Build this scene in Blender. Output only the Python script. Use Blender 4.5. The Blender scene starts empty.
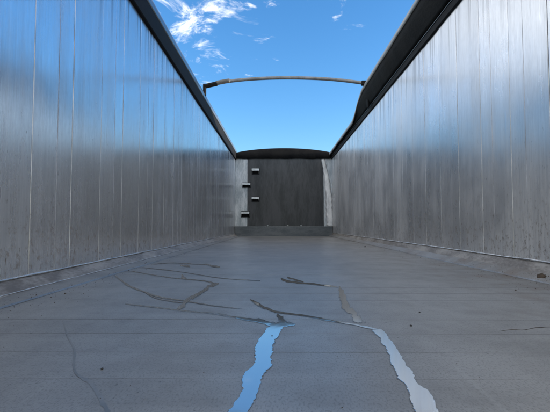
import bpy, math, random
from mathutils import Vector, noise as mn
random.seed(7)
R = math.radians
scene = bpy.context.scene
col = scene.collection

# ------------------------------------------------------------ camera, sky, sun, exposure
F = 400.0                      # focal length in photo pixels (550 x 412)
HC = 0.27                      # camera height above the load floor
VPX, VPY = 278.3, 225.0        # vanishing point of the body's long axis
cd = bpy.data.cameras.new('camera'); cam = bpy.data.objects.new('camera', cd); col.objects.link(cam)
cd.sensor_fit = 'HORIZONTAL'; cd.sensor_width = 36.0; cd.lens = F/550*36.0
cd.clip_start = 0.02; cd.clip_end = 500
PITCH = math.atan((VPY-206)/F); YAW = math.atan((VPX-275)/F)
cam.location = (0, 0, HC); cam.rotation_euler = (math.pi/2+PITCH, 0, YAW)
scene.camera = cam
scene.render.resolution_x = 1024; scene.render.resolution_y = 767

SUN_AZ, SUN_EL = R(-92), R(4.0)      # azimuth measured to the left of the camera's forward (+Y)
sun_dir = Vector((-math.sin(SUN_AZ)*math.cos(SUN_EL), math.cos(SUN_AZ)*math.cos(SUN_EL), math.sin(SUN_EL)))
sl = bpy.data.lights.new('sun', 'SUN'); sl.energy = 2.0; sl.angle = R(0.5); sl.color = (1.0, 0.9, 0.76)
so = bpy.data.objects.new('sun', sl); col.objects.link(so)
so.rotation_euler = sun_dir.to_track_quat('Z', 'Y').to_euler(); so.location = (-6, 4, 6)


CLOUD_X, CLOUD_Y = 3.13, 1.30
w = bpy.data.worlds.new('World'); scene.world = w; w.use_nodes = True
wt = w.node_tree; wt.nodes.clear()
def WN(t, **k):
    n = wt.nodes.new(t)
    for a, b in k.items(): setattr(n, a, b)
    return n
sky = WN('ShaderNodeTexSky', sky_type='NISHITA', sun_disc=False)
sky.sun_elevation = SUN_EL; sky.sun_rotation = -SUN_AZ
sky.air_density = 1.0; sky.dust_density = 0.3; sky.ozone_density = 3.0
tc = WN('ShaderNodeTexCoord'); sep = WN('ShaderNodeSeparateXYZ')
wt.links.new(tc.outputs['Generated'], sep.inputs[0])
def WM(op, a, b=None, clamp=False):
    n = WN('ShaderNodeMath', operation=op, use_clamp=clamp)
    for i, v in enumerate((a, b)):
        if v is None: continue
        if isinstance(v, (int, float)): n.inputs[i].default_value = v
        else: wt.links.new(v, n.inputs[i])
    return n.outputs[0]
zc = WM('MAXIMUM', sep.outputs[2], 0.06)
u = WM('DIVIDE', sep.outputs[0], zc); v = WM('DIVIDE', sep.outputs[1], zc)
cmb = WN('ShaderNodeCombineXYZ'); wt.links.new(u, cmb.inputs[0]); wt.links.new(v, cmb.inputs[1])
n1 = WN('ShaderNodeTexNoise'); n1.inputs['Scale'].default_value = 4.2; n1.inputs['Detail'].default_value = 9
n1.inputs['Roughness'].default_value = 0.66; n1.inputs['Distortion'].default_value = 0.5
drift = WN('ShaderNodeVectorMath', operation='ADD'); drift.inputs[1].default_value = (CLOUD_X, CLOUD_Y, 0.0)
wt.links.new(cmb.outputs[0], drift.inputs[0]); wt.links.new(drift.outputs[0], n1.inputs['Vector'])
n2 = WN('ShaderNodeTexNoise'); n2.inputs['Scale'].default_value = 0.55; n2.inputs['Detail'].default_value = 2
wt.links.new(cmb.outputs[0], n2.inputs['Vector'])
# a broken bank of fair-weather cloud to the left, thinning out ahead
edge = WM('ADD', WM('SUBTRACT', WM('MULTIPLY', u, -0.62), WM('MULTIPLY', WM('SUBTRACT', v, 2.05), 0.43)), 0.07)  # unseen cloud cover overhead and behind is added to whiten the light inside
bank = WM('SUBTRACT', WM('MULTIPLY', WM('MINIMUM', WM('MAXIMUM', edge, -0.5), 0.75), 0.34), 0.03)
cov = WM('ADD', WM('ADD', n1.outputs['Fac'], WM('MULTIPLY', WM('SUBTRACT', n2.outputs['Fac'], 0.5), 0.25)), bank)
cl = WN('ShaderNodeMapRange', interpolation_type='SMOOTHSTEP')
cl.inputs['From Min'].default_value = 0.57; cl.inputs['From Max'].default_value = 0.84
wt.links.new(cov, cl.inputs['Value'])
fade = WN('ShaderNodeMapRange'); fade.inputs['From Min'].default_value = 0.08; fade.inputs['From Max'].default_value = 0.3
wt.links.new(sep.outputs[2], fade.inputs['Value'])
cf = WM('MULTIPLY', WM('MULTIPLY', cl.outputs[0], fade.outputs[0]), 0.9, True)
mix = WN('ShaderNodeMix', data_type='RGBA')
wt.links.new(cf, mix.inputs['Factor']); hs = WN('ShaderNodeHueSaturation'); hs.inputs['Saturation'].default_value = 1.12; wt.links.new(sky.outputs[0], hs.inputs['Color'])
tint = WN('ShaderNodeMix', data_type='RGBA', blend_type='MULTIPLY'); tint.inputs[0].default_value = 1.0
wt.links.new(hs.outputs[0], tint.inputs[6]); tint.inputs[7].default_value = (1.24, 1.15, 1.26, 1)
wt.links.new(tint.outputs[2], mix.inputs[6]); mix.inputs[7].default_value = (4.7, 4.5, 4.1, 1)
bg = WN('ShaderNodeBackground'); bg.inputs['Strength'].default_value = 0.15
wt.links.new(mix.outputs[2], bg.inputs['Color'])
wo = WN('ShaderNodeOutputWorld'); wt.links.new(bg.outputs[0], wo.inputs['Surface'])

scene.view_settings.view_transform = 'Standard'; scene.view_settings.look = 'None'
scene.view_settings.gamma = 1.0; scene.view_settings.use_curve_mapping = False
scene.view_settings.exposure = 1.85

# ------------------------------------------------------------ dimensions (metres)
XL, XR = -1.067, 1.333         # inner faces of the side walls
YB, YF = -0.75, 9.85           # open rear end, headboard
ZW = 1.94                      # top of wall panels
PW = 0.333                     # width of an extruded wall board

# ------------------------------------------------------------ helpers
def cam_basis():
    m = cam.rotation_euler.to_matrix()
    return m @ Vector((1,0,0)), m @ Vector((0,1,0)), m @ Vector((0,0,-1))
CX, CY, CZ = cam_basis()
def floor_at(px, py, z=0.0):
    d = CX*((px-275)/F) + CY*((206-py)/F) + CZ
    t = (z-HC)/d.z
    return Vector((0,0,HC)) + d*t

class MB:
    def __init__(s): s.v = []; s.f = []
    def quad(s, *p):
        i = len(s.v); s.v += [tuple(q) for q in p]; s.f.append(tuple(range(i, i+len(p))))
    def box(s, x0, x1, y0, y1, z0, z1, b=0.0):
        """axis-aligned box, chamfered on all edges by b"""
        i = len(s.v)
        if b <= 0:
            s.v += [(x,y,z) for x in (x0,x1) for y in (y0,y1) for z in (z0,z1)]
            s.f += [tuple(i+k for k in q) for q in ((0,1,3,2),(4,6,7,5),(0,4,5,1),(2,3,7,6),(0,2,6,4),(1,5,7,3))]
            return
        X, Y, Z = (x0,x1), (y0,y1), (z0,z1); sg = (1,-1); idx = {}
        for a in (0,1):
            for c in (0,1):
                for e in (0,1):
                    for ax in range(3):
                        p = [X[a]+sg[a]*b, Y[c]+sg[c]*b, Z[e]+sg[e]*b]
                        p[ax] = (X[a], Y[c], Z[e])[ax]
                        idx[(a,c,e,ax)] = len(s.v); s.v.append(tuple(p))
        for ax in range(3):
            o = [k for k in range(3) if k != ax]
            for sd in (0,1):
                q = []
                for (m, n) in ((0,0),(1,0),(1,1),(0,1)):
                    k = [0,0,0]; k[ax] = sd; k[o[0]] = m; k[o[1]] = n
                    q.append(idx[(*k, ax)])
                s.f.append(tuple(q))
        for ax in range(3):
            o = [k for k in range(3) if k != ax]
            for m in (0,1):
                for n in (0,1):
                    k0 = [0,0,0]; k0[o[0]] = m; k0[o[1]] = n; k1 = list(k0); k0[ax] = 0; k1[ax] = 1
                    s.f.append((idx[(*k0,o[0])], idx[(*k1,o[0])], idx[(*k1,o[1])], idx[(*k0,o[1])]))
        for a in (0,1):
            for c in (0,1):
                for e in (0,1):
                    s.f.append(tuple(idx[(a,c,e,k)] for k in range(3)))
    def loft(s, rings, closed=True, caps=True):
        i0 = len(s.v); n = len(rings[0])
        for r in rings: s.v += [tuple(p) for p in r]
        m = n if closed else n-1
        for j in range(len(rings)-1):
            for k in range(m):
                a = i0+j*n+k; b_ = i0+j*n+(k+1) % n
                s.f.append((a, b_, b_+n, a+n))
        if caps and closed:
            s.f.append(tuple(i0+k for k in range(n))[::-1])
            e = i0+(len(rings)-1)*n
            s.f.append(tuple(e+k for k in range(n)))
    def tube(s, pts, r, seg=10, sx=1.0, sz=1.0):
        rings = []
        for i, p in enumerate(pts):
            p = Vector(p)
            d = (Vector(pts[min(i+1, len(pts)-1)])-Vector(pts[max(i-1, 0)])).normalized()
            up = Vector((0,0,1)) if abs(d.z) < 0.9 else Vector((0,1,0))
            a = d.cross(up).normalized(); b_ = a.cross(d).normalized()
            rr = r(i) if callable(r) else r
            rings.append([p+a*(rr*sx*math.cos(t*2*math.pi/seg))+b_*(rr*sz*math.sin(t*2*math.pi/seg)) for t in range(seg)])
        s.loft(rings)
    def mesh(s, name, mat, smooth=False):
        me = bpy.data.meshes.new(name); me.from_pydata(s.v, [], s.f); me.update()
        import bmesh
        bm = bmesh.new(); bm.from_mesh(me); bmesh.ops.recalc_face_normals(bm, faces=bm.faces); bm.to_mesh(me); bm.free()
        if smooth:
            for p in me.polygons: p.use_smooth = True
        me.materials.append(mat); return me
    def build(s, name, mat, parent=None, smooth=False):
        return link(name, s.mesh(name, mat, smooth), parent)
def link(name, me, parent=None, loc=(0,0,0)):
    o = bpy.data.objects.new(name, me); col.objects.link(o); o.location = loc
    if parent: o.parent = parent
    return o
def tag(o, label=None, cat=None, group=None, kind=None):
    if label: o['label'] = label
    if cat: o['category'] = cat
    if group: o['group'] = group
    if kind: o['kind'] = kind
    return o
def empty(name, loc=(0,0,0)):
    o = bpy.data.objects.new(name, None); col.objects.link(o); o.location = loc; o.empty_display_size = 0.1
    return o

# ------------------------------------------------------------ materials
class NT:
    def __init__(s, name):
        s.m = bpy.data.materials.new(name); s.m.use_nodes = True; s.t = s.m.node_tree; s.t.nodes.clear()
        s.out = s.n('ShaderNodeOutputMaterial')
    def n(s, t, **k):
        n = s.t.nodes.new(t)
        for a, b in k.items(): setattr(n, a, b)
        return n
    def l(s, a, b): s.t.links.new(a, b)
    def setin(s, sock, v):
        if hasattr(v, 'is_linked') or hasattr(v, 'links'): s.l(v, sock)
        else: sock.default_value = v
    def math(s, op, a, b=None, c=None, clamp=False):
        n = s.n('ShaderNodeMath', operation=op, use_clamp=clamp)
        for i, v in enumerate((a, b, c)):
            if v is not None: s.setin(n.inputs[i], v)
        return n.outputs[0]
    def pos(s):
        return s.n('ShaderNodeNewGeometry').outputs['Position']
    def vec(s, scale, src=None, off=None):
        n = s.n('ShaderNodeVectorMath', operation='MULTIPLY'); s.l(src or s.pos(), n.inputs[0]); n.inputs[1].default_value = scale
        if off is None: return n.outputs[0]
        a = s.n('ShaderNodeVectorMath', operation='ADD'); s.l(n.outputs[0], a.inputs[0]); s.setin(a.inputs[1], off); return a.outputs[0]
    def noise(s, vec, scale=1.0, detail=4, rough=0.55, dist=0.0):
        n = s.n('ShaderNodeTexNoise'); s.l(vec, n.inputs['Vector'])
        n.inputs['Scale'].default_value = scale; n.inputs['Detail'].default_value = detail
        n.inputs['Roughness'].default_value = rough; n.inputs['Distortion'].default_value = dist
        return n.outputs['Fac']
    def ramp(s, val, a, b, lo=0.0, hi=1.0):
        n = s.n('ShaderNodeMapRange', interpolation_type='SMOOTHSTEP'); s.l(val, n.inputs['Value'])
        n.inputs['From Min'].default_value = a; n.inputs['From Max'].default_value = b
        n.inputs['To Min'].default_value = lo; n.inputs['To Max'].default_value = hi
        return n.outputs[0]
    def mixc(s, f, a, b):
        n = s.n('ShaderNodeMix', data_type='RGBA')
        s.setin(n.inputs[0], f); s.setin(n.inputs[6], a); s.setin(n.inputs[7], b); return n.outputs[2]
    def bump(s, h, strength, dist, normal=None):
        n = s.n('ShaderNodeBump'); s.l(h, n.inputs['Height']); n.inputs['Strength'].default_value = strength
        n.inputs['Distance'].default_value = dist
        if normal: s.l(normal, n.inputs['Normal'])
        return n.outputs[0]
    def bsdf(s, **k):
        n = s.n('ShaderNodeBsdfPrincipled')
        for a, b in k.items():
            s.setin(n.inputs[a.replace('_', ' ')], b)
        return n
    def done(s, b):
        s.l(b.outputs[0], s.out.inputs['Surface']); return s.m

def wall_metal(name, film_add, rough_add, pale):
    t = NT(name)
    rnd = t.n('ShaderNodeObjectInfo').outputs['Random']
    off = t.n('ShaderNodeCombineXYZ'); t.l(t.math('MULTIPLY', rnd, 37.0), off.inputs[1]); t.l(t.math('MULTIPLY', rnd, 11.0), off.inputs[2])
    sep = t.n('ShaderNodeSeparateXYZ'); t.l(t.pos(), sep.inputs[0])
    z = sep.outputs[2]
    streak = t.noise(t.vec((3, 70, 0.9), off=off.outputs[0]), 1.0, 5, 0.6)          # drawn lines along the extrusion
    broad = t.noise(t.vec((1, 9, 0.7), off=off.outputs[0]), 1.0, 4, 0.55)            # broad run-off streaks
    cloud = t.noise(t.vec((1, 1.6, 1.3)), 1.0, 4, 0.6)
    hair = t.noise(t.vec((3, 260, 1.6), off=off.outputs[0]), 1.0, 4, 0.7)             # hairline scratches
    mott = t.noise(t.vec((3, 60, 17)), 1.0, 5, 0.7)                                    # mottled oxide
    # dirt film: patchy, more where grain has rubbed and splashed near the floor
    low = t.ramp(z, 0.75, 0.05)
    film = t.math('ADD', t.math('MULTIPLY', t.ramp(broad, 0.38, 0.75), 0.22), t.math('MULTIPLY', t.ramp(cloud, 0.35, 0.75), 0.16))
    film = t.math('ADD', t.math('ADD', film, film_add), t.math('MULTIPLY', low, 0.22))
    film = t.math('ADD', film, t.math('MULTIPLY', t.math('ADD', t.math('MULTIPLY', t.math('SUBTRACT', streak, 0.5), 0.42), t.math('ADD', t.math('MULTIPLY', t.math('SUBTRACT', hair, 0.5), 0.7), t.math('MULTIPLY', t.math('SUBTRACT', mott, 0.5), 0.8))), 1.0), clamp=True)
    # dark runs hanging from the rail
    run = t.noise(t.vec((1, 21, 0.35), off=off.outputs[0]), 1.0, 3, 0.5)
    top = t.ramp(z, 0.95, 1.95)
    runs = t.math('MULTIPLY', t.ramp(t.math('ADD', run, t.math('MULTIPLY', top, 0.12)), 0.61, 0.72), top)
    # pits and scuffs
    pit = t.noise(t.vec((30, 95, 26)), 1.0, 3, 0.6)
    pits = t.math('MULTIPLY', t.ramp(pit, 0.60, 0.72), t.math('ADD', t.math('MULTIPLY', t.ramp(z, 1.4, 0.1), 0.75), 0.15))
    scuff = t.noise(t.vec((1, 26, 5.5), off=off.outputs[0]), 1.0, 5, 0.7, 0.6)
    pits = t.math('MAXIMUM', pits, t.math('MULTIPLY', t.ramp(scuff, 0.64, 0.78), 0.35))
    rustn = t.noise(t.vec((20, 42, 30)), 1.0, 5, 0.75)
    rust = t.math('MULTIPLY', t.ramp(t.math('ADD', rustn, t.math('MULTIPLY', t.ramp(z, 0.7, 0.05), 0.10)), 0.60, 0.72), t.ramp(z, 0.85, 0.1))
    bright = t.noise(t.vec((1, 48, 2.2), off=off.outputs[0]), 1.0, 4, 0.65, 0.3)
    c = t.mixc(t.ramp(streak, 0.3, 0.7), (0.70,0.715,0.73,1), (0.84,0.85,0.86,1))
    c = t.mixc(t.math('MULTIPLY', t.math('SUBTRACT', rnd, 0.5), 0.25, clamp=True), c, (0.45,0.46,0.48,1))
    dirtc = t.mixc(t.ramp(cloud, 0.4, 0.65), (0.36,0.36,0.36,1), pale)
    dirtc = t.mixc(t.math('MULTIPLY', t.ramp(hair, 0.56, 0.70), 0.5), dirtc, (0.14,0.135,0.13,1))
    dirtc = t.mixc(runs, dirtc, (0.07,0.065,0.06,1))
    dirtc = t.mixc(pits, dirtc, (0.09,0.065,0.045,1))
    dirtc = t.mixc(t.math('MULTIPLY', rust, 0.8), dirtc, (0.17,0.125,0.09,1))
    pits = t.math('MAXIMUM', pits, t.math('MULTIPLY', rust, 0.7))
    f = t.math('MAXIMUM', t.math('MAXIMUM', t.math('MULTIPLY', film, 0.75), t.math('MULTIPLY', runs, 0.55)), pits, clamp=True)
    tan = t.n('ShaderNodeCombineXYZ'); tan.inputs[1].default_value = 1.0
    dent = t.noise(t.vec((1, 2.2, 0.9)), 1.0, 2, 0.4)
    nrm = t.bump(dent, 0.25, 0.012)
    nrm = t.bump(streak, 0.08, 0.002, nrm)
    f = t.math('MULTIPLY', f, t.ramp(bright, 0.72, 0.62))
    rough = t.math('ADD', t.math('MULTIPLY', cloud, 0.16), t.math('ADD', t.math('MULTIPLY', broad, 0.10), rough_add))
    metal = t.bsdf(Base_Color=c, Metallic=1.0, Roughness=rough, Anisotropic=0.75, Tangent=tan.outputs[0], Normal=nrm)
    dirt = t.bsdf(Base_Color=dirtc, Roughness=0.62, Normal=nrm)
    mx = t.n('ShaderNodeMixShader'); t.l(f, mx.inputs[0]); t.l(metal.outputs[0], mx.inputs[1]); t.l(dirt.outputs[0], mx.inputs[2])
    return t.done(mx)

def floor_metal():
    t = NT('worn_floor_plate')
    p = t.pos()
    rnd = t.n('ShaderNodeObjectInfo').outputs['Random']
    big = t.noise(t.vec((0.9, 0.7, 1)), 1.0, 4, 0.6)
    mid = t.noise(t.vec((6, 4.5, 1)), 1.0, 7, 0.7)
    band = t.noise(t.vec((0.6, 13, 1)), 1.0, 3, 0.5)
    fine = t.noise(t.vec((300, 130, 1)), 1.0, 3, 0.6)
    wear = t.noise(t.vec((38, 2.2, 1)), 1.0, 5, 0.7, 0.4)
    scr = t.noise(t.vec((9, 140, 1)), 1.0, 3, 0.6)
    spk = t.noise(t.vec((85, 34, 1)), 1.0, 2, 0.6)
    c = t.mixc(t.ramp(big, 0.3, 0.7), (0.22,0.217,0.211,1), (0.35,0.345,0.338,1))
    c = t.mixc(t.math('MULTIPLY', t.ramp(mid, 0.38, 0.68), 0.5), c, (0.155,0.154,0.152,1))
    c = t.mixc(t.math('MULTIPLY', t.ramp(band, 0.45, 0.7), 0.35), c, (0.33,0.325,0.32,1))
    c = t.mixc(t.math('MULTIPLY', t.ramp(fine, 0.46, 0.70), 0.5), c, (0.085,0.084,0.083,1))
    c = t.mixc(t.math('MULTIPLY', t.ramp(spk, 0.68, 0.76), 0.6), c, (0.03,0.03,0.03,1))
    c = t.mixc(t.math('MULTIPLY', t.ramp(wear, 0.60, 0.74), 0.30), c, (0.36,0.36,0.355,1))
    # rust-brown grain dust drifted toward the right-hand wall
    sx = t.n('ShaderNodeSeparateXYZ'); t.l(p, sx.inputs[0])
    side = t.ramp(sx.outputs[0], 0.55, 1.2)
    rust = t.math('MULTIPLY', t.ramp(t.math('ADD', mid, t.math('MULTIPLY', fine, 0.3)), 0.60, 0.85), t.math('MULTIPLY', side, 0.6))
    c = t.mixc(rust, c, (0.19,0.14,0.10,1))
    rough = t.math('ADD', t.math('MULTIPLY', mid, 0.20), t.math('ADD', t.math('MULTIPLY', t.ramp(big, 0.3, 0.7), -0.06), 0.30))
    nrm = t.bump(t.noise(t.vec((1.2, 3.0, 1)), 1.0, 2, 0.4), 0.35, 0.01)
    nrm = t.bump(fine, 0.25, 0.0012, nrm)
    nrm = t.bump(scr, 0.12, 0.001, nrm)
    b = t.bsdf(Base_Color=c, Metallic=0.55, Roughness=rough, Normal=nrm)
    return t.done(b)

def simple(name, c1, c2, metallic=0.0, rough=0.5, scale=(8,8,8), bump=0.2, bdist=0.003, detail=4, rvar=0.15, spec=0.5):
    t = NT(name)
    a = t.noise(t.vec(scale), 1.0, detail, 0.6); b = t.noise(t.vec(tuple(s*9 for s in scale)), 1.0, 3, 0.6)
    f = t.math('ADD', t.math('MULTIPLY', a, 0.7), t.math('MULTIPLY', b, 0.3))
    c = t.mixc(t.ramp(f, 0.36, 0.64), (*c1, 1), (*c2, 1))
    r = t.math('ADD', t.math('MULTIPLY', a, rvar*2), rough-rvar)
    return t.done(t.bsdf(Base_Color=c, Metallic=metallic, Roughness=r, Specular_IOR_Level=spec, Normal=t.bump(f, bump, bdist)))

M_wall_left = wall_metal('weathered_aluminium_board', 0.13, 0.115, (0.47,0.475,0.48,1))
M_wall_right = wall_metal('dusty_aluminium_board', 0.33, 0.165, (0.58,0.575,0.56,1))

M_floor = floor_metal()
M_back = simple('dark_joint_backing', (0.10,0.10,0.10), (0.16,0.155,0.15), 0.3, 0.6)
M_joint = simple('oxidised_joint_edge', (0.42,0.42,0.425), (0.70,0.70,0.705), 0.7, 0.40, (4,4,3))
M_weld = simple('bright_weld_bead', (0.42,0.42,0.42), (0.80,0.80,0.79), 0.8, 0.42, (9,14,9), 0.5, 0.003)
M_corner = simple('dusty_corner_plate', (0.13,0.112,0.095), (0.30,0.285,0.265), 0.35, 0.52, (7,4.5,12), 0.3)
M_black = simple('black_rubber_seal', (0.006,0.006,0.007), (0.014,0.014,0.015), 0.0, 0.75, (6,2,6), spec=0.15)
M_lip = simple('grey_rail_lip', (0.16,0.18,0.21), (0.26,0.28,0.31), 0.75, 0.34, (6,1.5,6))
M_head = simple('dull_headboard_steel', (0.028,0.030,0.034), (0.060,0.062,0.067), 0.35, 0.38, (5,1,1.1), 0.25)
M_kick = simple('painted_kick_plate', (0.075,0.085,0.095), (0.13,0.14,0.15), 0.4, 0.42, (3,1,9), 0.3)
M_post = simple('scraped_corner_aluminium', (0.30,0.33,0.36), (0.58,0.60,0.62), 0.6, 0.42, (9,1,2.2), 0.4)
M_seal = simple('white_sealant_smear', (0.52,0.53,0.53), (0.78,0.78,0.77), 0.1, 0.5, (14,4,5), 0.6, 0.006)
M_step = simple('galvanised_step', (0.42,0.44,0.46), (0.62,0.64,0.66), 0.8, 0.38, (20,20,20), 0.3)
M_bow = simple('galvanised_bow_tube', (0.13,0.135,0.145), (0.21,0.215,0.225), 0.5, 0.4, (10,8,8), 0.2)
M_tarp = simple('grey_tarpaulin', (0.20,0.203,0.207), (0.31,0.313,0.317), 0.0, 0.55, (5,2.2,5), 0.5, 0.012)
M_lining = simple('black_tarpaulin_lining', (0.006,0.006,0.007), (0.014,0.0135,0.0135), 0.0, 0.8, (7,2.5,7), 0.6, 0.012, spec=0.12)
M_soil = simple('dried_soil', (0.035,0.024,0.016), (0.10,0.07,0.045), 0.0, 0.9, (50,50,50), 1.0, 0.01)
M_stone = simple('dark_stone', (0.012,0.012,0.012), (0.04,0.038,0.036), 0.0, 0.7, (90,90,90), 0.6, 0.003)
M_damp = simple('damp_trace_on_metal', (0.15,0.148,0.145), (0.23,0.227,0.223), 0.55, 0.32, (9,9,1), 0.2)
def water_film():
    t = NT('water_film_on_metal')
    p = t.vec((9, 5, 1))
    n = t.noise(p, 1.0, 3, 0.5)
    b = t.bsdf(Base_Color=(0.60,0.60,0.595,1), Metallic=0.90, Roughness=0.06, Normal=t.bump(n, 0.10, 0.004))
    return t.done(b)
M_water = water_film()

# ------------------------------------------------------------ floor: transverse boards on a carrier sheet
mb = MB(); mb.box(XL-0.03, XR+0.03, YB, YF+0.02, -0.06, -0.030)
floor = tag(mb.build('floor', M_back), 'grey worn metal load floor of narrow cross boards', 'floor', kind='structure')
BW = 0.1468
y = 0.864 - BW*11
boards = []
mesh_b = None
FX0, FX1 = XL+0.175, XR-0.105
k = 0
while y < YF-0.01:
    y1 = min(y+BW, YF-0.003)
    if mesh_b is None or y1-y < BW-1e-4:
        q = MB(); q.box(FX0, FX1, 0.0006, (y1-y)-0.0006, -0.030, 0.0); me = q.mesh('board', M_floor)
        if mesh_b is None: mesh_b = me
    else: me = mesh_b
    o = link('board', me, floor, (0, y, random.uniform(-0.0006, 0.0)))
    y = y1

# ------------------------------------------------------------ side walls
def dull_edges(me):
    me.materials.append(M_joint)
    for p in me.polygons:
        if abs(p.normal.x) < 0.95: p.material_index = 1
    return me
def side_wall(name, X, s, y0, zweld, prof, label):
    """s = -1 left, +1 right (outward direction); prof = corner-plate profile from weld to floor (x, z)"""
    q = MB(); xa, xb = sorted((X+s*0.028, X+s*0.045)); q.box(xa, xb, YB, YF+0.03, -0.03, ZW)
    root = tag(q.build(name, M_back), label, 'wall', kind='structure')
    M_wall = M_wall_left if s < 0 else M_wall_right
    # extruded boards: one shared mesh, slightly crowned face, chamfered long edges
    W = PW-0.003; h = W/2; T = 0.026
    pr = [(-T,-h),(-0.0025,-h),(-0.0007,-h+0.0014),(0.0,-h+0.004),(0.0002,-h*0.35),(0.00025,0.0),(0.0002,h*0.35),(0.0,h-0.004),(-0.0007,h-0.0014),(-0.0025,h),(-T,h)]
    q = MB()
    rings = [[(-s*dx, dy, zz) for dx, dy in pr] for zz in (0.0, 0.6, 1.2, ZW)]
    q.loft(rings); me = dull_edges(q.mesh('panel', M_wall))
    g = 0.03
    pr2 = pr[:5]+[(0.00022,g-0.0035),(-0.0014,g),(0.00022,g+0.0035)]+pr[6:]
    q = MB(); q.loft([[(-s*dx, dy, zz) for dx, dy in pr2] for zz in (0.0, 0.6, 1.2, ZW)]); me_groove = dull_edges(q.mesh('panel', M_wall))
    me_flat = me
    y = y0
    while y-PW > YB: y -= PW
    while y+PW < YF+0.02:
        o = link('panel', me_groove if random.random() < 0.45 else me, root, (X, y+PW/2, 0.0)); o.rotation_euler = (0, R(random.uniform(-0.05,0.05)), R(random.uniform(-0.10,0.10)))
        y += PW
    # last cut board at the headboard
    wd = YF-y
    if wd > 0.02:
        q = MB(); xa, xb = sorted((X, X+s*0.026)); q.box(xa, xb, y+0.0015, YF-0.001, 0, ZW, 0.003); q.build('panel', M_wall, root)
    # weld bead
    q = MB(); pts = []; n = 700
    for i in range(n+1):
        yy = YB+(YF-YB)*i/n
        pts.append((X-s*(0.003+0.002*mn.noise((yy*7,1.3,s))), yy, zweld+0.004*mn.noise((yy*3,5.1,s))))
    rr = [0.0045+0.0005*math.sin(i*1.7)+0.0028*mn.noise((i*0.13,3.3,s)) for i in range(n+1)]
    q.tube(pts, lambda i: max(0.003, rr[i]), 6); q.build('weld_bead', M_weld, root, True)
    # corner plate (steep fillet) and the flat edge strip beside the boards
    def strip(nm, prof, mat):
        q = MB(); rings = []; n = 90
        for i in range(n+1):
            yy = YB+(YF-YB)*i/n
            top = [(px+0.002*mn.noise((yy*1.7, px*9, 2.0)), yy, pz+0.0015*mn.noise((yy*1.3, px*7, 4.0))) for px, pz in prof]
            rings.append(top+[(prof[-1][0], yy, -0.028), (prof[0][0]+s*0.002, yy, -0.028)])
        q.loft(rings); q.build(nm, mat, root)
    strip('corner_plate', prof[:3], M_corner); strip('edge_strip', prof[2:], M_floor)
    return root
wl = side_wall('wall_left', XL, -1, 1.71, 0.056, [(XL-0.0005,0.054),(XL+0.064,0.014),(XL+0.070,0.009),(XL+0.175-0.004,0.006),(XL+0.175,0.001)],
               'left side wall of upright dull aluminium boards reflecting blue sky')
wr = side_wall('wall_right', XR, 1, 2.283, 0.086, [(XR+0.0005,0.083),(XR-0.030,0.043),(XR-0.036,0.036),(XR-0.100,0.008),(XR-0.105,0.001)],
               'right side wall of upright aluminium boards, pale and streaked toward the top')
# thin bead along the floor-side edge of the left corner plate
q = MB(); pts = [(XL+0.066+0.002*mn.noise((i*0.3,0,0)), YB+(YF-YB)*i/300, 0.0135) for i in range(301)]
q.tube(pts, lambda i: 0.0020+0.0012*mn.noise((i*0.17,8,0)), 6); q.build('weld_bead', M_weld, wl, True)

# top rails
def rail(root, X, s, zb, zt, over):
    xi = X-s*over
    q = MB(); xa, xb = sorted((xi, X+s*0.06)); q.box(xa, xb, YB, YF+0.06, zb, zt-0.10, 0.006); q.build('top_rail', M_black, root)
    return xi
xi = rail(wl, XL, -1, 1.885, 2.15, 0.028)
# rounded grey lip that caps the left rail
q = MB(); rings = []
for i in range(81):
    yy = YB+(YF+0.06-YB)*i/80; w_ = 0.0025*mn.noise((yy*0.8,0.4,0.0))
    rings.append([(x+w_, yy, z+w_) for x, z in [(xi-0.002,2.052),(xi+0.004,2.060),(xi+0.006,2.10),(xi+0.0,2.125),(xi-0.02,2.142),(xi-0.075,2.146),(xi-0.095,2.12),(xi-0.095,2.052)]])
q.loft(rings); q.build('rail_lip', M_lip, wl)
xr_ = rail(wr, XR, 1, 1.90, 2.13, 0.02)
# thin bright edge strip along the right rail
q = MB(); q.tube([(xr_-0.004, YB+(YF-YB)*i/60, 1.967+0.002*mn.noise((i*0.4,0,0))) for i in range(61)], 0.0035, 6); q.build('rail_edge_strip', M_lip, wr, True)

# ------------------------------------------------------------ headboard
q = MB(); q.box(XL-0.04, XR+0.04, YF+0.004, YF+0.05, -0.03, 2.0)
head = tag(q.build('wall_front', M_head), 'dark grey headboard wall closing the far end, with four steps', 'wall', kind='structure')
def hx(px): return (px-VPX)/40.6
def hz(py): return HC+(VPY-py)/40.6
q = MB(); q.box(hx(247.5), hx(323.5), YF-0.012, YF+0.003, 0.235, 1.98, 0.004); q.build('steel_sheet', M_head, head)
q = MB(); q.box(XL+0.002, hx(247.4), YF-0.008, YF+0.003, 0.235, 1.97, 0.004); q.build('corner_post', M_post, head)
q = MB(); q.box(hx(323.6), XR-0.002, YF-0.008, YF+0.003, 0.235, 1.97, 0.004); q.build('corner_post', M_post, head)
# kick plate
q = MB(); q.box(XL+0.003, XR-0.003, YF-0.05, YF-0.013, -0.02, 0.238, 0.008); q.build('kick_plate', M_kick, head)
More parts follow.
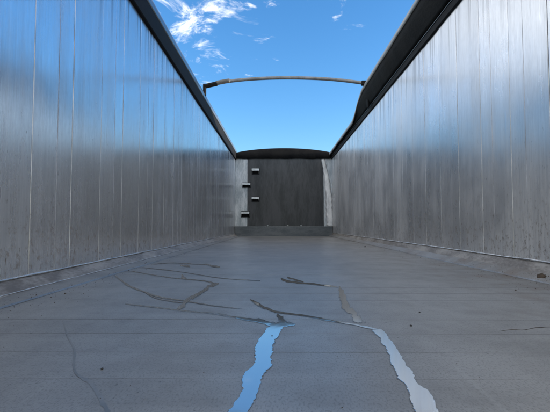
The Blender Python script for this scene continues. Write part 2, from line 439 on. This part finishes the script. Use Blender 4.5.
# ragged sealant smears on both corner joints
def smear(name, pts, ya):
    f, b = [], []
    n = 60; q = MB(); rings = []
    for i in range(n+1):
        t = i/n
        k = min(int(t*(len(pts)-1)), len(pts)-2); a = t*(len(pts)-1)-k
        L = pts[k][0]*(1-a)+pts[k+1][0]*a; Rr = pts[k][1]*(1-a)+pts[k+1][1]*a; z = pts[k][2]*(1-a)+pts[k+1][2]*a
        L += 0.022*mn.noise((t*17,1.0,ya)); Rr += 0.022*mn.noise((t*19,7.0,ya))
        m = (L+Rr)/2
        rings.append([(L,ya,z),(m-(m-L)*0.4,ya-0.006,z),(m+(Rr-m)*0.4,ya-0.006,z),(Rr,ya,z)])
    q.loft(rings); return q.build(name, M_seal, head, True)
smear('sealant_smear', [(hx(321.5),hx(325),1.9),(hx(324),hx(329),1.5),(hx(325.5),hx(332),1.0),(hx(326),hx(333.4),0.5),(hx(326.5),hx(334),0.245)], YF-0.0125)
def step(px0, px1, py0, py1):
    x0, x1, z1, z0 = hx(px0), hx(px1), hz(py0), hz(py1)
    e = bpy.data.objects.new('step', None)
    q = MB(); yf = YF-0.14; t = 0.006
    # folded tread: top plate, turned-down front lip
    q.loft([[(x,YF-0.014,z1-0.01),(x,yf,z1-0.01),(x,yf,z1-0.062),(x,yf+t,z1-0.062),(x,yf+t,z1-0.01-t),(x,YF-0.014,z1-0.01-t)] for x in (x0,x1)])
    st = q.build('step', M_step, head)
    for xa in (x0+0.004, x1-0.010):
        q = MB()
        q.loft([[(x,YF-0.014,z1-0.017),(x,yf+t+0.002,z1-0.017),(x,yf+t+0.002,z1-0.05),(x,YF-0.014,z0-0.01)] for x in (xa,xa+0.006)])
        q.build('gusset', M_step, st)
    q = MB(); q.box(x0-0.008, x1+0.008, YF-0.020, YF-0.0145, z0-0.02, z1+0.01, 0.002); q.build('mounting_plate', M_black, st)
for a in ((252,259.2,168.6,173.5),(242.4,250.6,182.8,187),(252,259.2,196.8,201),(241.5,249.6,211.4,216.6)): step(*a)
for px in (267.7, 287.7, 301):
    q = MB(); q.tube([(hx(px),YF-0.036,0.2385),(hx(px),YF-0.036,0.262)], 0.026, 6); q.build('bolt_head', M_step, head)

# black arched cover flap over the headboard
q = MB(); rings = []; n = 48
for i in range(n+1):
    t = i/n; x = XL+0.012+(XR-XL-0.024)*t; a = 1-(2*t-1)**2
    zt = 2.06+0.115*a**0.8; zb = 1.905+0.014*mn.noise((x*3.1,2.0,0.0))+0.006*mn.noise((x*9,1,0))
    bul = 0.01*mn.noise((x*4,0,3.0))
    rings.append([(x,YF-0.030,zb),(x,YF-0.045+bul,(zb+zt)/2),(x,YF-0.03,zt-0.02),(x,YF+0.0,zt),(x,YF+0.12,zt-0.01),(x,YF+0.12,zb+0.12),(x,YF-0.020,zb+0.12),(x,YF-0.020,zb)])
q.loft(rings); fl = tag(q.build('cover_flap', M_lining, None, True), 'black arched cover flap along the top of the headboard', 'cover flap')

# ------------------------------------------------------------ roof bow
bow = tag(empty('roof_bow', (XL, 5.6, 2.15)), 'slender curved grey metal bow spanning the open top', 'roof bow')
BY = 5.6
def bw(px, py): return Vector(((px-VPX)*BY/F, BY, HC+(VPY-py)*BY/F))
ctrl = [(207,83.2),(225,79.5),(245,77.2),(265,76.0),(285,75.6),(305,75.9),(325,76.8),(345,78.6),(364,81.2)]
P = [bw(*c) for c in ctrl]
def smooth_path(P, n=6):
    out = []
    for i in range(len(P)-1):
        p0, p1, p2, p3 = P[max(i-1,0)], P[i], P[i+1], P[min(i+2,len(P)-1)]
        for j in range(n):
            t = j/n
            out.append(0.5*((2*p1)+(p2-p0)*t+(2*p0-5*p1+4*p2-p3)*t*t+(3*p1-p0-3*p2+p3)*t**3))
    return out+[P[-1]]
def local(o, root): o.parent = root; o.matrix_parent_inverse = root.matrix_basis.inverted(); return o
bpy.context.view_layer.update()
path = smooth_path(P)
q = MB(); q.tube(path, 0.025, 12, 0.6, 1.0); local(q.build('tube', M_bow, None, True), bow)
q = MB(); q.tube(smooth_path([bw(203.5,84.2), bw(210,82.7), bw(216,81.4)], 4), 0.034, 8); local(q.build('end_sleeve', M_black, None), bow)
q = MB(); q.tube(smooth_path([bw(215,80.9), bw(222,79.4), bw(229,78.3)], 4), 0.031, 10, 0.8); local(q.build('inner_sleeve', M_back, None, True), bow)
q = MB(); p = bw(203.5,84); q.box(xi-0.03, p.x+0.02, BY-0.025, BY+0.025, 2.10, p.z+0.03, 0.006); local(q.build('end_bracket', M_black, None), bow)
p = bw(364,81.2)
q = MB(); q.box(p.x-0.02, xr_+0.02, BY-0.025, BY+0.025, p.z-0.035, p.z+0.03, 0.006); local(q.build('end_bracket', M_black, None), bow)
q = MB(); q.box(xr_-0.055, xr_-0.03, BY-0.03, BY+0.03, 1.93, p.z-0.036, 0.004); local(q.build('bracket_leg', M_black, None), bow)

# ------------------------------------------------------------ gathered tarpaulin on the right rail
tp = tag(empty('tarpaulin', (XR, BY, 2.13)), 'grey tarpaulin rolled up along the top of the right wall, black inside', 'tarpaulin')
bpy.context.view_layer.update()
def prof_at(yy):
    """inner-top edge of the roll: (x, z)"""
    if yy <= BY: a = 0.0
    else: a = min(1.0, (yy-BY)/1.3); a = a*a*(3-2*a)
    x = 1.215*(1-a)+1.268*a; z = (HC+1.985)*(1-a)+(HC+1.79)*a
    dip = 0.02*mn.noise((yy*0.9, 2.2, 0.0))+0.008*mn.noise((yy*3.1, 0.2, 5.0))
    return x+dip*0.5, z+dip
rings, rl = [], []; n = 320
for i in range(n+1):
    yy = YB+(YF+0.03-YB)*i/n; x, z = prof_at(yy)
    w1 = 0.014*mn.noise((yy*2.3,1.0,1.0))+0.006*mn.noise((yy*8,4.0,1.0)); w2 = 0.018*mn.noise((yy*1.7,9.0,1.0))+0.008*mn.noise((yy*6.3,2.0,1.0))
    rings.append([(x-0.012,yy,z-0.075+w2),(x-0.006,yy,z-0.006),(x+0.03,yy,z+0.012+w1),(x+0.09,yy,z+0.004+w2),(x+0.16,yy,z-0.05+w1),(x+0.20,yy,z-0.14),(x+0.19,yy,z-0.15),(x+0.15,yy,z-0.07+w1),(x+0.085,yy,z-0.02+w2),(x+0.03,yy,z-0.01+w1),(x-0.001,yy,z-0.07+w2)])
    rl.append([(x-0.004,yy,z-0.077+w2),(x+0.028,yy,z-0.014+w1),(x+0.083,yy,z-0.024+w2),(x+0.148,yy,z-0.075+w1),(1.42,yy,2.035),(1.33+w1,yy,2.032),(1.3205,yy,1.99),(1.300+w1*0.4,yy,1.975),(1.285+w2*0.5,yy,2.00),(x+0.012+w1*0.6,yy,(z+2.0)/2-0.01)])
q = MB(); q.loft(rings); local(q.build('outer_sheet', M_tarp, None, True), tp)
q = MB(); q.loft(rl); local(q.build('lining', M_lining, None, True), tp)

# ------------------------------------------------------------ water on the floor
def ribbon(L, Rr, jag=1.35, sub=14, z=0.0004, grow=None):
    """film between a left and a right shoreline, each given as photo pixels that lie on the floor"""
    def dens(E, sd):
        E = smooth_path([Vector((a, b, 0)) for a, b in E], sub); out = []
        for i, p in enumerate(E):
            n_ = mn.noise((p.y*0.22, sd, 0))*1.3+mn.noise((p.y*0.55, sd, 3))*1.0+mn.noise((p.y*1.3, sd, 7))*0.9
            out.append((p.x+jag*n_, p.y))
        return out
    if grow is None: DAMP.append(('r', L, Rr))
    a_, b_ = dens(L, 1.7+L[0][0]), dens(Rr, 9.1+L[0][0]); q = MB(); rings = []
    for a, b in zip(a_, b_):
        if grow is not None:
            z = grow; a = (a[0]-0.7-0.9*mn.noise((a[1]*0.4,3,1)), a[1]); b = (b[0]+0.7+0.9*mn.noise((b[1]*0.4,6,1)), b[1])
        A = floor_at(*a); B = floor_at(*b); m = (A+B)/2
        Ai, Bi = A+(m-A)*0.05, B+(m-B)*0.05
        zr = z-0.0001 if grow is None else z-0.00002
        rings.append([(A.x,A.y,zr),(Ai.x,Ai.y,z),(Bi.x,Bi.y,z),(B.x,B.y,zr)])
    q.loft(rings, closed=False); return q
LAYER = [0.00035]
DAMP = []
def trail(pts, hw, sub=7, damp=True, grow=None):
    """trickle about a pixel polyline on the floor; hw = half widths in photo pixels along it"""
    LAYER[0] += 0.00003; zt = LAYER[0]
    if damp: DAMP.append(('t', pts, hw))
    P_ = smooth_path([Vector((a, b, 0)) for a, b in pts], sub); n = len(P_); q = MB(); rings = []
    hw = hw if isinstance(hw, (list, tuple)) else [hw, hw]
    for i, p in enumerate(P_):
        d = (P_[min(i+1,n-1)]-P_[max(i-1,0)]).normalized(); nr = Vector((-d.y, d.x, 0))
        t = i/(n-1); k = min(int(t*(len(hw)-1)), len(hw)-2); f_ = t*(len(hw)-1)-k
        h = (hw[k]*(1-f_)+hw[k+1]*f_)*min(1.0, 0.25+8*min(t, 1-t))
        a = h*(1+0.7*mn.noise((p.x*0.25, p.y*0.5, 1))+0.4*mn.noise((p.x*0.9, p.y*0.9, 5)))
        b = h*(1+0.7*mn.noise((p.x*0.25, p.y*0.5, 8))+0.4*mn.noise((p.x*0.9, p.y*0.9, 2)))
        if grow is not None:
            zt = grow; a = a*1.1+0.3+0.35*mn.noise((p.x*0.2, p.y*0.3, 11)); b = b*1.1+0.3+0.35*mn.noise((p.x*0.2, p.y*0.3, 15))
        A = floor_at(p.x+nr.x*a, p.y+nr.y*a); B = floor_at(p.x-nr.x*b, p.y-nr.y*b)
        rings.append([(A.x,A.y,zt-0.00002),(A.x*0.85+B.x*0.15,A.y*0.85+B.y*0.15,zt),(A.x*0.15+B.x*0.85,A.y*0.15+B.y*0.85,zt),(B.x,B.y,zt-0.00002)])
    q.loft(rings, closed=False); return q
def z3(x, y): return (210+x/3.93, 310+y/3.93)
def z4(x, y): return (330+x/3.93, 310+y/3.93)
def z2(x, y): return (240+x/3.92, 260+y/3.92)
def z1(x, y): return (120+x/3.92, 240+y/3.92)
def z5(x, y): return (30+x/3.38, 290+y/3.38)
def puddle(label, mbs):
    big = MB()
    for q in mbs:
        o = len(big.v); big.v += q.v; big.f += [tuple(i+o for i in f) for f in q.f]
    o = tag(big.build('water_puddle', M_water), label, 'puddle', 'water lying on the floor boards')
    rim = MB()
    for i, (k, a, b) in enumerate(DAMP):
        g = 0.0001+0.00002*i
        q = trail(a, b, damp=False, grow=g) if k == 't' else ribbon(a, b, z=g, grow=g)
        n0 = len(rim.v); rim.v += q.v; rim.f += [tuple(j+n0 for j in f) for f in q.f]
    DAMP.clear()
    if rim.f: rim.build('damp_margin', M_damp, o)
    return o
# the wide stream in front of the camera that mirrors the sky
L = [z3(*p) for p in ((237,56),(218,80),(190,120),(178,150),(175,210),(130,255),(125,320),(100,360),(70,401),(40,440))]
Rr = [z3(*p) for p in ((296,52),(278,80),(250,130),(240,175),(240,215),(205,260),(192,310),(170,360),(150,401),(135,440))]
sA = ribbon(L, Rr)
blob = trail([z3(200,44), z3(232,54), z3(262,58), z3(300,57), z3(336,56)], [1.0,2.0,2.4,2.2,0.8])
spur = trail([z3(262,18), z3(275,30), z3(286,44), z3(292,54)], [1.2,2.2,2.4,2.6])
tA = trail([z1(20,250), z1(150,265), z1(250,278), z1(375,289), z3(95,28), z3(180,40), z3(240,52)], [0.35,0.4,0.5,0.8,1.0,1.6,2.2])
puddle('long water trickle ending in a wide sky-blue stream near the camera', [sA, blob, spur, tA])
L = [z4(*p) for p in ((165,78),(205,125),(230,170),(245,215),(268,262),(300,300),(315,350),(335,401),(350,440))]
Rr = [z4(*p) for p in ((205,75),(245,125),(270,165),(300,215),(325,245),(345,290),(395,325),(425,401),(445,440))]
sB = ribbon(L, Rr)
tB = trail([z2(40,155), z2(90,183), z2(150,205), z2(250,218), z2(370,240), z4(95,57), z4(185,76)], [1.1,1.3,1.0,0.8,0.8,0.6,1.2])
puddle('water trickle ending in a pale whitish stream right of the blue one', [sB, tB])
tC = trail([z2(160,72), z2(190,84), z2(290,95), z2(385,106)], [1.3,1.0,0.6,0.8])
tC1 = trail([z2(185,68), z2(215,77), z2(250,86)], [0.8,0.8,0.5])
tC2 = trail([z2(390,103), z2(400,140), z2(415,182), z2(442,205), z2(455,228), z2(478,244)], [1.2,2.8,3.4,2.4,3.2,2.2])
puddle('short bent trickle in mid floor with a brownish glint', [tC, tC1, tC2])
tD = trail([z1(388,170), z1(355,180), z1(320,205), z1(270,232), z1(245,258), z1(225,270)], [1.3,1.5,1.4,1.6,1.8,1.8])
tD2 = trail([z1(370,170), z1(340,162), z1(300,157), z1(200,148), z1(60,125), z1(0,112)], [1.0,0.45,0.35,0.3,0.25,0.2])
tD3 = trail([z1(-40,120), z1(0,155), z1(40,182), z1(100,205), z1(160,225), z1(250,238), z1(350,255), z1(480,270)], [0.3,0.6,0.9,0.5,0.7,0.4,0.35,0.2])
tD4 = trail([z1(100,207), z1(150,231), z1(250,247)], 0.35)
tD5 = trail([z1(243,135), z1(246,147), z1(262,154)], [0.9,1.3,0.5])
puddle('branching dark water trickle left of the middle, with a thick slanting arm', [tD, tD2, tD3, tD4, tD5])
tE = trail([z1(130,95), z1(200,90), z1(300,95), z1(340,96), z1(365,103), z1(392,106)], [0.2,0.25,0.25,0.5,1.0,0.8])
tE2 = trail([z1(236,100), z1(258,101), z1(275,105)], [0.5,1.0,0.6])
puddle('farthest thin dark water trickle near the left wall', [tE, tE2])
tF = trail([z1(60,105), z1(200,120), z1(300,135), z1(400,150), z1(549,160)], 0.2)
puddle('hair-thin straight water line crossing the far floor', [tF])
LAYER[0] = 0.00002
tG = trail([z5(108,85), z5(125,150), z5(150,200), z5(148,262), z5(165,290), z5(205,315), z5(235,360), z5(262,412), z5(275,440)], [0.4,0.9,1.1,1.1,1.8,2.4,2.8,3.0])
DAMP.clear()
puddle('dull narrow damp trace at the near left of the floor', [tG]).data.materials[0] = M_damp

# ------------------------------------------------------------ loose grit
def lump(name, px, py, r, label, cat, mat, z=0.0, flat=0.6, sx=1.0):
    p = floor_at(px, py, z); q = MB(); seg, st = 10, 6; rings = []
    for j in range(st+1):
        a = math.pi*j/st; ring = []
        for i in range(seg):
            b = 2*math.pi*i/seg
            d = Vector((math.sin(a)*math.cos(b), math.sin(a)*math.sin(b), math.cos(a)))
            k = 1+0.35*mn.noise(d*1.7+Vector((px, py, 0)))
            ring.append((d.x*r*k*sx, d.y*r*k, max(-0.0, (d.z*flat+flat*0.45)*r*k)))
        rings.append(ring)
    q.loft(rings); o = q.build(name, mat, None, True); o.location = p
    return tag(o, label, cat, 'loose grit on the floor')
lump('pebble', 411, 325.8, 0.0035, 'small dark pebble just behind the pale stream', 'pebble', M_stone)
lump('pebble', 419.6, 312.5, 0.0028, 'tiny dark pebble farther back toward the right wall', 'pebble', M_stone)
lump('pebble', 102, 369, 0.0026, 'dark pebble alone on the near left floor', 'pebble', M_stone)
lump('pebble', 272, 336, 0.002, 'tiny pebble beside the top of the blue stream', 'pebble', M_stone)
lump('pebble', 365, 247, 0.012, 'far small pebble by the foot of the right wall', 'pebble', M_stone)
def ledge_z(x): return 0.008+0.028*(x-(XR-0.100))/0.064
zc_ = 0.02
for _ in range(30): zc_ = 0.5*zc_+0.5*min(0.036, max(0.008, ledge_z(floor_at(541, 277, zc_).x)))
cl_ = lump('soil_clump', 541, 277, 0.017, 'dark brown soil clump on the ledge of the right wall', 'soil clump', M_soil, zc_-0.001, 0.55, 1.0)
rs = random.Random(5)
for v_ in cl_.data.vertices:
    k_ = 1+0.45*mn.noise(v_.co*130)
    v_.co.x *= k_; v_.co.y *= 1.9*k_; v_.co.z = v_.co.z*(0.8+0.5*mn.noise(v_.co*170))+0.4375*v_.co.x
DAMP.clear()
q = trail([(500,331), (512,329.5), (524,329.8), (536,327.6), (556,326.5)], [0.1,0.25,0.12,0.3,0.15], 12)
tag(q.build('soil_smear', M_soil), 'thin brown soil smear on the right of the floor', 'soil smear', 'loose grit on the floor')

# fine grit gathered in both floor corners: far too many crumbs to count
q = MB(); rg = random.Random(3)
for i in range(3000):
    yy = 0.6+9.1*rg.random()**1.4
    if i % 2: x = XL+0.10+abs(rg.gauss(0, 0.10)); zb = 0.0 if x > XL+0.175 else 0.0065
    else: x = XR-0.05-abs(rg.gauss(0, 0.12)); zb = 0.0 if x < XR-0.105 else (0.008+0.028*min(1.0, max(0.0, (x-XR+0.100)/0.064)))
    r_ = rg.uniform(0.0005, 0.0018)*(1.0 if rg.random() < 0.93 else 2.2); a = rg.random()*6.28
    b4 = [(x+r_*math.cos(a+k*1.571)*rg.uniform(0.7,1.5), yy+r_*math.sin(a+k*1.571)*rg.uniform(0.7,1.5), zb) for k in range(4)]
    tp_ = (x, yy, zb+r_*1.1); o_ = len(q.v); q.v += b4+[tp_]
    q.f += [(o_+k, o_+(k+1) % 4, o_+4) for k in range(4)]+[(o_+3,o_+2,o_+1,o_)]
for i in range(420):
    yy = 0.42+5.0*rg.random()**1.6; x = rg.uniform(XL+0.19, XR-0.12); r_ = rg.uniform(0.0003, 0.0011); a = rg.random()*6.28
    b4 = [(x+r_*math.cos(a+k*1.571)*rg.uniform(0.6,1.6), yy+r_*math.sin(a+k*1.571)*rg.uniform(0.6,1.6), 0.0) for k in range(4)]
    o_ = len(q.v); q.v += b4+[(x, yy, r_)]; q.f += [(o_+k, o_+(k+1) % 4, o_+4) for k in range(4)]+[(o_+3,o_+2,o_+1,o_)]
tag(q.build('grit', M_soil), 'fine brown grit scattered along the floor and its corners', 'grit', kind='stuff')
